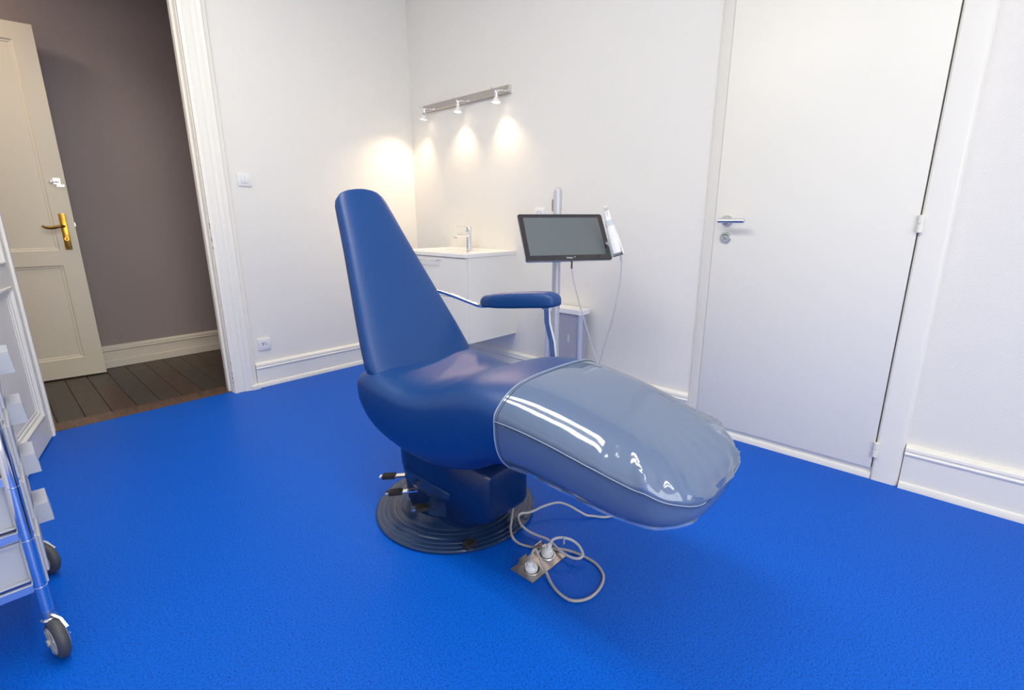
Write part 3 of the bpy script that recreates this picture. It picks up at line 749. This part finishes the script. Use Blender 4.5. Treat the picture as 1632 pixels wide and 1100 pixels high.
def seat_ring(y, n=64, grow=0.0):
    w, zt_, zm, zb, dish = interp_st(y); P = []
    w += grow; zt_ += grow; zb -= grow
    for i in range(n):
        a = 2*pi*i/n; c, s = cos(a), sin(a)
        if s >= 0:
            X_ = abs(c)**(2/2.9); Z_ = abs(s)**(2/2.5)
            g = max(0, min(1, (.98-y)/.24)); g = g*g*(3-2*g)*.78
            if g > 0:
                t_ = math.asin(min(1, s))/(pi/2); cx_, cz_ = cham(t_); X_ += (cx_-X_)*g; Z_ += (cz_-Z_)*g
            x = w*math.copysign(X_, c); z = zm+(zt_-zm)*Z_; z -= dish*(1-(x/w)**2)**2*1.4
        else:
            x = w*math.copysign(abs(c)**(2/2.7), c); z = zm-(zm-zb)*abs(s)**(2/2.75)
        P.append(Vector((CX+x, y, z)))
    return P
ys = []
y = 1.592
def dens(a, b_, n): return [a+(b_-a)*i/n for i in range(n)]
ys = dens(1.594, 1.53, 8)+dens(1.53, .44, 52)+dens(.44, .358, 14)+[.358]
b = new(); loft(b, [seat_ring(y) for y in ys]); seat = obj('seat', b, MT['blue'], ch, smooth=180)
# clear cover
ysc = [.850-i*(.850-.44)/50 for i in range(50)]+dens(.44, .358, 20)+[.358]
n_ = 160; rc = [seat_ring(y, n_, .004) for y in ysc]
cen = Vector((CX, .62, .5))
tipc = Vector((CX, .345, .475))
for k_, rg in enumerate(rc):
    y = ysc[k_]; f_ = max(0, min(1, (.60-y)/.22))
    for i, p in enumerate(rg):
        a = 2*pi*i/n_; d = Vector((p.x-CX, (p.y-.62)*.9, 0)); dn = d.normalized() if d.length > 1e-6 else Vector((0, -1, 0))
        ph = math.atan2(p.x-CX, .62-p.y)
        s = sin(a)
        up = max(0, s)
        wz = (math.exp(-((s-.30)/.42)**2) if s > -.02 else .15)*max(0, min(1, (.57-y)/.12))
        wr = (-abs(sin(ph*10.5+1.1*sin(ph*3.3)))**.55*(.011+.004*sin(ph*5+1))+.0155+sin(ph*29+.7)*.0016)*wz
        rim = .0035*math.exp(-((s-.05)/.12)**2)*f_
        rg[i] = p+dn*(wr*.9+rim+.0005*f_)+Vector((0, 0, wr*1.0+.004*f_*up))+(Vector((0, -1, 0))*.003*f_)
b = new(); R = loft(b, rc, cap=False); 
tipv = b.verts.new(sum((Vector(p) for p in rc[-1]), Vector())/n_+Vector((0, -.003, 0)))
for i in range(n_): b.faces.new((R[-1][i], R[-1][(i+1) % n_], tipv))
cover = tag(obj('clear_foot_cover', b, MT['vinyl'], smooth=180, origin=(CX, .61, .43)), 'clear glossy plastic cover pulled over the foot end of the blue chair', 'cover')
def ringpath(idx_list): return [rc[k_][i] for k_, i in idx_list]
# binding around the opening
b = new(); P0 = [p+Vector((0, .002, 0)) for p in rc[0]]
cl = [P0[i % n_] for i in range(n_+1)]; cen0 = sum(P0, Vector())/n_
P1 = [p+(p-cen0).normalized()*.0015 for p in cl]
tube(b, P1, .0019, 8, 0); obj('binding', b, MT['thread'], cover, smooth=60, label='pale raised binding around the opening')
b = new(); P2 = [rc[1][i % n_]+(rc[1][i % n_]-cen0).normalized()*.0012 for i in range(n_+1)]; tube(b, P2, .0009, 6, 0); obj('stitching', b, MT['stitch'], cover, smooth=60)
iL = n_//2; iL2 = iL+1
pathL = [rc[k_][iL] for k_ in range(len(rc))]; pathR = [rc[k_][0] for k_ in range(len(rc))][::-1]
sidep = [p+Vector((p.x-CX, (p.y-.62)*.5, 0)).normalized()*.002 for p in pathL[:-1]]+[p+Vector((p.x-CX, (p.y-.62)*.5, 0)).normalized()*.002 for p in pathR[1:]]
b = new(); tube(b, sidep, .0013, 8, 0); obj('side_seam', b, MT['thread'], cover, smooth=60)
b = new(); tube(b, [p+Vector((0, 0, -.005)) for p in sidep], .0009, 6, 0); obj('stitching', b, MT['stitch'], cover, smooth=60)
# loose hem along the lower edge
hem = new(); i0 = int(n_*.62)
hp = [rc[k_][i0] for k_ in range(0, len(rc)-3)]; hq = [rc[k_][n_-(i0-n_//2)] for k_ in range(0, len(rc)-3)][::-1]
pp = hp+hq; o1 = [p+Vector((p.x-CX, (p.y-.62)*.6, 0)).normalized()*(.001+.001*sin(i*.4))+Vector((0, 0, -.006)) for i, p in enumerate(pp)]
loft(hem, [[a, c, c+Vector((0, 0, -.0006)), a+Vector((0, 0, -.0006))] for a, c in zip(pp, o1)]); obj('hem', hem, MT['vinyl'], cover, smooth=60)
# backrest
BB = Vector((CX-.008, 1.452, .590)); BTp = Vector((CX-.008, 1.850, 1.226)); BA = (BTp-BB); BL = BA.length; BA.normalize(); BN = Vector((0, -BA.z, BA.y))   # towards the sitter
def back_ring(s, w, th, n=48, cx=0.0, fwd=0.0):
    P = []
    for i in range(n):
        a = 2*pi*i/n; c, si = cos(a), sin(a)
        e = 2/5.0; x = w*math.copysign(abs(c)**(2/4.2), c); q = th/2*math.copysign(abs(si)**(2/3.6), si)
        if si > 0: q += .006*(1-(x/w)**2)
        P.append(BB+BA*s+Vector((1, 0, 0))*(x+cx)+BN*(q-th/2+fwd))
    return P
BS = [(-.020, .190, .040), (-.014, .220, .064), (0, .230, .074), (.03, .233, .078), (.12, .219, .078), (.24, .195, .078), (.36, .171, .076), (.48, .147, .074), (.58, .129, .072), (.64, .119, .070), (.69, .110, .068),
      (.713, .102, .063), (.728, .088, .054), (.735, .068, .040), (.738, .040, .022)]
def bs_at(s):
    for a, c in zip(BS[:-1], BS[1:]):
        if a[0] <= s <= c[0]:
            t_ = (s-a[0])/(c[0]-a[0]); return a[1]+(c[1]-a[1])*t_, a[2]+(c[2]-a[2])*t_
ss = [x[0] for x in BS[:3]]+[.015+i*(.68-.015)/36 for i in range(37)]+[.69, .70, .707, .713, .719, .724, .728, .7315, .735, .737, .738]
b = new(); loft(b, [back_ring(s, *bs_at(s)) for s in ss]); back = obj('backrest', b, MT['blue'], ch, smooth=180)
# rear shell and hinge of the backrest
b = new(); loft(b, [back_ring(s, w, .022, n=32, fwd=-.078) for s, w in ((.05, .15), (.10, .17), (.45, .12), (.55, .08))]); obj('back_shell', b, MT['shell'], ch, smooth=45)
b = new(); cyl(b, (CX+.14, 1.530, .575), (CX+.245, 1.530, .575), .022, 20); cyl(b, (CX-.2, 1.530, .575), (CX-.14, 1.530, .575), .022, 20)
objs('back_hinge', b, MT['rubber'], ch, smooth=40)
# armrest (far side)
AXc = 1.445
def arm_ring(y, w, zt_, zb_):
    P = []; zm = zb_+.012
    for i in range(28):
        a = 2*pi*i/28; c, s = cos(a), sin(a)
        P.append(Vector((AXc+w*math.copysign(abs(c)**.62, c), y, (zm+(zt_-zm)*abs(s)**.7) if s > 0 else zm-(zm-zb_)*abs(s)**.5)))
    return P
AR = [(1.528, .012, .760, .744), (1.520, .024, .775, .738), (1.50, .033, .788, .736), (1.42, .037, .804, .741), (1.34, .039, .816, .750), (1.24, .040, .827, .763), (1.17, .040, .833, .772), (1.142, .038, .830, .776), (1.128, .032, .822, .781), (1.122, .022, .812, .785)]
b = new(); loft(b, [arm_ring(*a) for a in AR]); arm = obj('armrest', b, MT['blue'], ch, smooth=60)
rad = lambda r, n=12: None
b = new(); tube(b, [(AXc, 1.49, .742), (AXc-.004, 1.545, .736), (AXc-.02, 1.60, .750), (AXc-.06, 1.68, .778), (AXc-.11, 1.745, .800), (AXc-.20, 1.79, .818), (CX+.02, 1.80, .82)], .0085, 12)
obj('armrest_tube', b, MT['chrome'], ch, smooth=60)
b = new(); sec_ = [(-.012, -.004), (.012, -.004), (.012, .004), (-.012, .004)]
R = []
for y, z, x in ((1.172, .776, AXc), (1.168, .715, AXc), (1.160, .690, AXc), (1.140, .640, AXc-.004), (1.130, .590, AXc-.008), (1.128, .50, AXc-.012), (1.128, .452, AXc-.06), (1.128, .440, AXc-.16)):
    R.append([Vector((x-.005, y-.012, z)), Vector((x-.005, y+.012, z)), Vector((x+.005, y+.012, z)), Vector((x+.005, y-.012, z))])
loft(b, R); obj('armrest_bracket', b, MT['chrome'], ch, smooth=30)
b = new(); box(b, AXc-.010, AXc+.010, 1.155, 1.190, .764, .7735, bev=.001); obj('bracket_clip', b, MT['chrome_soft'], arm)
# pedestal: column with rounded plan, lofted in z
def ped_ring(z, cx, cy, hx, hy, n=40, e=.62):
    return [Vector((cx+hx*math.copysign(abs(cos(2*pi*i/n))**e, cos(2*pi*i/n)), cy+hy*math.copysign(abs(sin(2*pi*i/n))**e, sin(2*pi*i/n)), z)) for i in range(n)]
PR = [(.030, .150, .190), (.045, .156, .195), (.10, .160, .198), (.16, .168, .200), (.21, .176, .202), (.26, .178, .200), (.315, .172, .192), (.36, .150, .170), (.40, .12, .14)]
PCX, PCY = 1.112, 1.335
b = new(); loft(b, [ped_ring(z, PCX, PCY, hx, hy) for z, hx, hy in PR]); ped = obj('pedestal_cover', b, MT['shell'], ch, smooth=50, label='dark blue moulded pedestal cover')
# nose housing towards the foot end
def nose_ring(y, x0, x1, z0, z1, c):
    return [Vector((x0+c, y, z0)), Vector((x1-c, y, z0)), Vector((x1, y, z0+c)), Vector((x1, y, z1-c)), Vector((x1-c, y, z1)), Vector((x0+c, y, z1)), Vector((x0, y, z1-c)), Vector((x0, y, z0+c))]
NR = [(1.20, .955, 1.245, .060, .335, .02), (1.13, .958, 1.235, .072, .322, .02), (1.06, .975, 1.205, .100, .300, .018), (1.042, .992, 1.182, .118, .290, .016), (1.036, 1.004, 1.170, .132, .280, .014)]
b = new(); loft(b, [nose_ring(*q) for q in NR]); bmesh.ops.bevel(b, geom=[e for e in b.edges], offset=.004, segments=2, affect='EDGES'); obj('motor_housing', b, MT['shell'], ch, smooth=50, label='dark blue nose-shaped motor housing')
# side recess: crescent on the left flank, its highlight put into the lighter colour
b = new(); rows = []
def lerp(t_, T):
    for a_, c_ in zip(T[:-1], T[1:]):
        if a_[0] >= t_ >= c_[0]: return a_[1]+(c_[1]-a_[1])*(a_[0]-t_)/(a_[0]-c_[0])
    return T[-1][1]
UPE = [(1.455, .156), (1.440, .185), (1.418, .196), (1.359, .201), (1.299, .201), (1.237, .192), (1.195, .176), (1.180, .166)]
LOE = [(1.455, .152), (1.440, .144), (1.417, .134), (1.376, .128), (1.319, .128), (1.248, .139), (1.203, .155), (1.180, .164)]
for i in range(25):
    t_ = i/24; yy = 1.455-.275*t_; zc = (lerp(yy, UPE)+lerp(yy, LOE))/2; hh = (lerp(yy, UPE)-lerp(yy, LOE))/2
    def flank(y_, z_):
        # x of pedestal side surface at (y, z)
        for a, c in zip(PR[:-1], PR[1:]):
            if a[0] <= z_ <= c[0]:
                tt = (z_-a[0])/(c[0]-a[0]); hx = a[1]+(c[1]-a[1])*tt; hy = a[2]+(c[2]-a[2])*tt; break
        q = min(.999, abs(y_-PCY)/hy)
        return PCX-hx*(max(0, 1-q**(2/.62)))**(.62/2)
    row = []
    for j, s in enumerate((-1, -.8, -.3, .3, .8, 1)):
        z_ = zc+hh*s; d_ = (.002, .007, .004, .003, .004, .001)[j]
        row.append(Vector((flank(yy, z_)-d_, yy, z_)))
    rows.append(row)
loft(b, rows, cap=False, closed=False); obj('flank_recess', b, MT['disc'], ped, smooth=180)
# round base plate with concentric ribs
dprof = [(0, .304), (.004, .308), (.010, .309), (.0135, .305), (.015, .296), (.0145, .292), (.0165, .290), (.0190, .280), (.0185, .2755), (.0205, .273), (.0225, .262), (.0225, .256), (.0245, .253), (.0270, .240), (.0265, .2355), (.0285, .233), (.0300, .215), (.0325, .212),
         (.036, .200), (.044, .185), (.052, .178), (.052, .1)]
b = new(); lathe(b, (1.113, 1.352, 0), (0, 0, 1), dprof, 96); disc = obj('base_plate', b, MT['disc'], ch, smooth=28, label='round ribbed blue-grey base plate')
b = new(); box(b, .938, .978, 1.088, 1.118, .0175, .034, bev=.002)
for i in range(4): box(b, .9425+i*.0088, .9465+i*.0088, 1.0855, 1.113, .0335, .037)
obj('foot_block', b, MT['rubber'], ch, label='small black ribbed block')
# foot levers on the left flank
def pedal(p0, p1, w=.030):
    p0 = Vector(p0); p1 = Vector(p1); d = (p1-p0).normalized(); sd = Vector((0, 0, 1)).cross(d).normalized(); up = d.cross(sd)
    if up.z < 0: up = -up
    def bar(a, c, w_, z0, z1):
        bb = new(); loft(bb, [[q+sd*w_/2+up*z0, q-sd*w_/2+up*z0, q-sd*w_/2+up*z1, q+sd*w_/2+up*z1] for q in (a, c)]); return bb
    L_ = (p1-p0).length
    lv = obj('foot_lever', bar(p0, p0+d*L_, w*.72, -.003, .002), MT['chrome'], ch)
    gb = bar(p0+d*.012, p0+d*.062, w, -.007, .006)
    for i in range(5):
        x = bar(p0+d*(.016+i*.0095), p0+d*(.020+i*.0095), w, .006, .0075)
        me_ = bpy.data.meshes.new('t'); x.to_mesh(me_); gb.from_mesh(me_); x.free(); bpy.data.meshes.remove(me_)
    obj('rubber_grip', gb, MT['rubber'], lv)
pedal((.893, 1.540, .140), (.975, 1.450, .150))
pedal((.868, 1.462, .112), (.955, 1.380, .122))
pedal((.868, 1.300, .118), (.952, 1.255, .112), .034)
b = new(); q0 = Vector((.915, 1.265, .125))
V_ = [b.verts.new(q0+Vector(v_)) for v_ in ((-.018, -.028, -.018), (.045, -.044, .012), (.045, -.044, -.050), (-.010, .012, -.010), (.045, .030, .012), (.045, .020, -.045))]
for f_ in ((0, 1, 2), (3, 5, 4), (0, 3, 4, 1), (1, 4, 5, 2), (0, 2, 5, 3)): b.faces.new([V_[i] for i in f_])
obj('lever_bracket', b, MT['disc'], ch)

# ================================================================== FLOOR BOX, PLUGS, CORDS
t = thing('floor_socket_box', (1.075, .888, 0), 'steel twin floor socket plate set in the blue floor by the chair base', 'socket')
b = new(); box(b, .985, 1.163, .840, .934, .0, .0045, bev=.0012); obj('plate', b, MT['plate'], t)
for i, (x, y) in enumerate(((1.030, .882), (1.118, .892))):
    lid = new(); lathe(lid, (x, y, .0045), (0, 0, 1), [(0, .031), (.0022, .030), (.0022, .0255), (.0005, .025)], 32); obj('socket_ring', lid, MT['chrome_soft'] if i else MT['plate'], t, smooth=30)
    obj('socket_well', lathe(new(), (x, y, .0046), (0, 0, 1), [(0, .0245), (.0006, .0245)], 28), MT['hole'], t)
# flipped-open lids
for x, y in ((1.030, .922), (1.118, .930)):
    b = new(); prism(b, [(x-.022, .006), (x+.022, .006), (x+.018, .030), (x-.018, .030)], 'y', y-.0015, y+.0015)
    obj('socket_lid', b, MT['steel'], t)
def plug(x, y, top, label):
    base = Vector((x, y, .0052)); top = Vector(top); ax_ = (top-base); Lp = ax_.length; ax_.normalize()
    t = thing('plug', base, label, 'plug')
    obj('plug_body', lathe(new(), base, ax_, [(0, .0200), (.004, .0212), (.014, .0208), (.020, .0180), (Lp*.60, .0120), (Lp*.64, .0090)], 12), MT['plug'], t, smooth=25)
    b = new(); z_ = Lp*.64
    while z_ < Lp: 
        lathe(b, base+ax_*z_, ax_, [(0, .0065), (.0012, .0075), (.0030, .0075), (.0040, .0060)], 12); z_ += .0044
    obj('strain_relief', b, MT['plug'], t, smooth=30)
    b = new(); a_, b_2 = frame_of(ax_)
    for s in (-1, 1):
        q = base+ax_*.017+a_*s*.0150; loft(b, [[q+a_*u+b_2*v for u, v in ((-.003, -.005), (.003, -.005), (.003, .005), (-.003, .005))], [q+ax_*.012+a_*u+b_2*v for u, v in ((-.0025, -.004), (.0025, -.004), (.0025, .004), (-.0025, .004))]])
    objs('finger_grip', b, MT['plug'], t)
    return top
def onz(px, py, z):
    v = (px-816)*Rv+(py-550)*Dv+FPX*Fv
    return Vector((0, 0, CAMH))+v*((z-CAMH)/v.z)
def zp(x, y, z): return onz(780+x/5.5, 780+y/5.5, z)      # calibration of the traced floor course of the cords
tp1 = plug(1.030, .882, zp(352, 645, .042), 'white plug in the nearer socket of the floor plate, its grey cord looping forward')
tp2 = plug(1.118, .892, zp(528, 488, .052), 'white ribbed plug in the farther socket of the floor plate')
f = .005
A_ = [(1.262, 1.165, .17), (1.240, 1.150, .10), zp(195, 250, .045), zp(185, 345, .030), zp(196, 405, .022), zp(228, 452, .010), zp(290, 487, f), zp(400, 512, f), zp(520, 520, f+.004), zp(600, 521, f+.006), zp(680, 535, f+.004), zp(760, 560, f),
      zp(850, 600, f), zp(930, 650, f), zp(985, 720, f), zp(1000, 790, f), zp(960, 880, f), zp(880, 950, f), zp(780, 978, f), zp(690, 965, f), zp(600, 900, f), zp(540, 820, f), zp(490, 710, .016), zp(450, 625, .034),
      zp(418, 550, .052), zp(400, 528, .060), zp(378, 550, .058), tp1]
tag(obj('power_cord', tube(new(), A_, .0044, 10, 6), MT['cord'], smooth=60, origin=(1.1, .95, 0)), 'grey cord from the chair base looping round to the nearer floor plug', 'cable')
B_ = [zp(1080, 235, f), zp(1000, 245, f), zp(915, 235, f), zp(850, 227, .010), zp(780, 190, .022), zp(700, 145, .034), zp(620, 118, .040), zp(550, 125, .040), zp(460, 155, .036), zp(400, 185, .030), zp(340, 205, .028), zp(280, 212, .028), zp(252, 240, .028),
      zp(270, 300, .026), zp(330, 360, .018), zp(420, 405, .014), zp(500, 435, .014), zp(560, 480, .016), zp(620, 540, .020), zp(700, 590, .018), zp(770, 608, .020), zp(812, 592, .022), zp(818, 560, .028), zp(780, 490, .042), zp(720, 445, .054), zp(650, 425, .064),
      zp(590, 428, .068), zp(550, 448, .064), tp2]
tag(obj('power_cord', tube(new(), B_, .0044, 10, 6), MT['cord_light'], smooth=60, origin=(1.2, 1.0, 0)), 'pale grey cord running from under the foot end and looping to the farther floor plug', 'cable')
q = zp(645, 427, .0655)
tag(obj('cord_tag', bx(q.x-.004, q.x+.004, q.y-.0052, q.y-.0046, q.z-.022, q.z+.004), MT['alu'], origin=q), 'small silver tag wrapped on the pale cord above the floor plate', 'tag')

# ================================================================== DRAWER TROLLEY
TX0, TX1, TY0, TY1 = -.45, -.052, 1.600, 2.040
tr_ = thing('drawer_trolley', (-.25, 1.82, 0), 'chrome trolley with frosted white plastic drawers on rubber castors at the left edge', 'trolley')
for x in (TX0, TX1):
    for y in (TY0, TY1):
        po = obj('post', lathe(new(), (x, y, .128), (0, 0, 1), [(0, .012), (.002, .0140), (.70, .0140), (.705, .012)], 24), MT['chrome'], tr_, smooth=35)
        b = new()
        for z in (.200, .335, .480, .628): lathe(b, (x, y, z), (0, 0, 1), [(0, .0142), (.0005, .0146), (.0015, .0146), (.002, .0142)], 24)
        objs('joint_ring', b, MT['chrome_soft'], po, smooth=35)
for z in (.190, .340, .486, .634, .800):
    b = new()
    for y in (TY0, TY1): box(b, TX0, TX1, y-.006, y+.006, z, z+.024, bev=.002, seg=1)
    box(b, TX0-.006, TX0+.006, TY0, TY1, z, z+.024, bev=.002, seg=1); box(b, TX1-.006, TX1+.006, TY0, TY1, z, z+.024, bev=.002, seg=1) if z in (.190, .800) else None
    obj('shelf_frame', b, MT['chrome'], tr_)
b = bx(TX0, TX1, TY0+.007, TY1-.007, .812, .822, bev=.002); obj('top_tray', b, MT['frost'], tr_)
for k_, z0 in enumerate((.2145, .3645, .5105, .6585)):
    H_ = .128 if k_ < 3 else .120
    b = new(); x0, x1, y0, y1 = TX0+.01, -.040, TY0+.016, TY1-.016; w_ = .003
    box(b, x0, x1, y0, y1, z0, z0+w_); box(b, x0, x1, y0, y0+w_, z0+w_, z0+H_-.012); box(b, x0, x1, y1-w_, y1, z0+w_, z0+H_-.012); box(b, x0, x0+w_, y0+w_, y1-w_, z0+w_, z0+H_-.012)
    box(b, x0, x1+.0, y0-.008, y0-.0003, z0+H_-.020, z0+H_-.012); box(b, x0, x1, y0-.010, y0-.0003, z0+.004, z0+.010)
    dr = obj('drawer', b, MT['frost'], tr_)
    b = new(); box(b, -.040, -.034, TY0+.004, TY1-.004, z0-.014, z0+H_-.004, bev=.0015, seg=1); box(b, -.034, -.028, TY0+.012, TY1-.012, z0+.012, z0+H_-.012, bev=.0015, seg=1)
    obj('drawer_front', b, MT['frost'], dr)
    b = new(); ym = (TY0+TY1)/2+.02
    R = [[Vector((x, y, z)) for x, z in ((-.0278, z0+H_-.006), (.001, z0+H_-.006), (.005, z0+H_-.062), (-.0278, z0+H_-.062))] for y in (ym-.055, ym+.055)]
    loft(b, R); obj('drawer_pull', b, MT['frost'], dr)
def castor(cx, cy, ang, wheel_off):
    """swivel castor; wheel centre offset from the stem"""
    wd = Vector((cos(ang), sin(ang), 0)); ax_ = Vector((-sin(ang), cos(ang), 0)); c = Vector((cx, cy, 0))+wd*wheel_off+Vector((0, 0, .0535))
    b = new(); cyl(b, (cx, cy, .098), (cx, cy, .128), .0125, 20)
    for s in (1,):
        q = ax_*.0185*s
        P_ = [Vector((cx, cy, .116))+ax_*.004, Vector((cx, cy, .104))+wd*.012+ax_*.014, c+Vector((0, 0, .030))+wd*.004+q, c+q]
        sec2 = [(-.004, -.013), (.004, -.013), (.004, .013), (-.004, .013)]
        R = []
        for i, p in enumerate(P_):
            w_ = (.016, .017, .015, .011)[i]
            R.append([p+wd*w_+ax_*.003, p-wd*w_+ax_*.003, p-wd*w_-ax_*.003, p+wd*w_-ax_*.003])
        loft(b, R); cyl(b, c+q-ax_*.004, c+q+ax_*.004, .0112, 18)
    lathe(b, (cx, cy, .094), (0, 0, 1), [(0, .014), (.008, .017), (.012, .0135)], 20)
    ca = obj('castor', b, MT['chrome_soft'], tr_, smooth=40)
    R_ = .0535
    obj('tyre', lathe(new(), c-ax_*.0135, ax_, [(0, .036), (.001, .044), (.005, .0505), (.010, R_-.0003), (.0135, R_), (.017, R_-.0003), (.022, .0505), (.026, .044), (.027, .036)], 36), MT['tyre'], ca, smooth=50)
    b = new(); lathe(b, c-ax_*.0150, ax_, [(0, .008), (0, .0355), (.001, .0365), (.029, .0365), (.030, .0355), (.030, .008)], 28)
    for i in range(6):
        a = i*pi/3; z3 = Vector((0, 0, 1))*cos(a)+wd*sin(a); s3 = Vector((0, 0, 1))*-sin(a)+wd*cos(a); q0 = c-ax_*.0165
        loft(b, [[q0+z3*.008+s3*u+ax_*v for u, v in ((-.0025, 0), (.0025, 0), (.0025, .002), (-.0025, .002))], [q0+z3*.034+s3*u+ax_*v for u, v in ((-.0025, 0), (.0025, 0), (.0025, .002), (-.0025, .002))]])
    cyl(b, c-ax_*.022, c-ax_*.014, .009, 16)
    obj('wheel_hub', b, MT['hub'], ca, smooth=40)
castor(TX1, TY0, radians(-78), .030)
castor(TX1, TY1, radians(-62), .034)
castor(TX0, TY0, radians(200), .030)
castor(TX0, TY1, radians(160), .030)
b = new(); box(b, TX0, TX1+.0, TY1-.05, TY1-.02, .150, .158, bev=.002); obj('bottom_brace', b, MT['chrome_soft'], tr_)
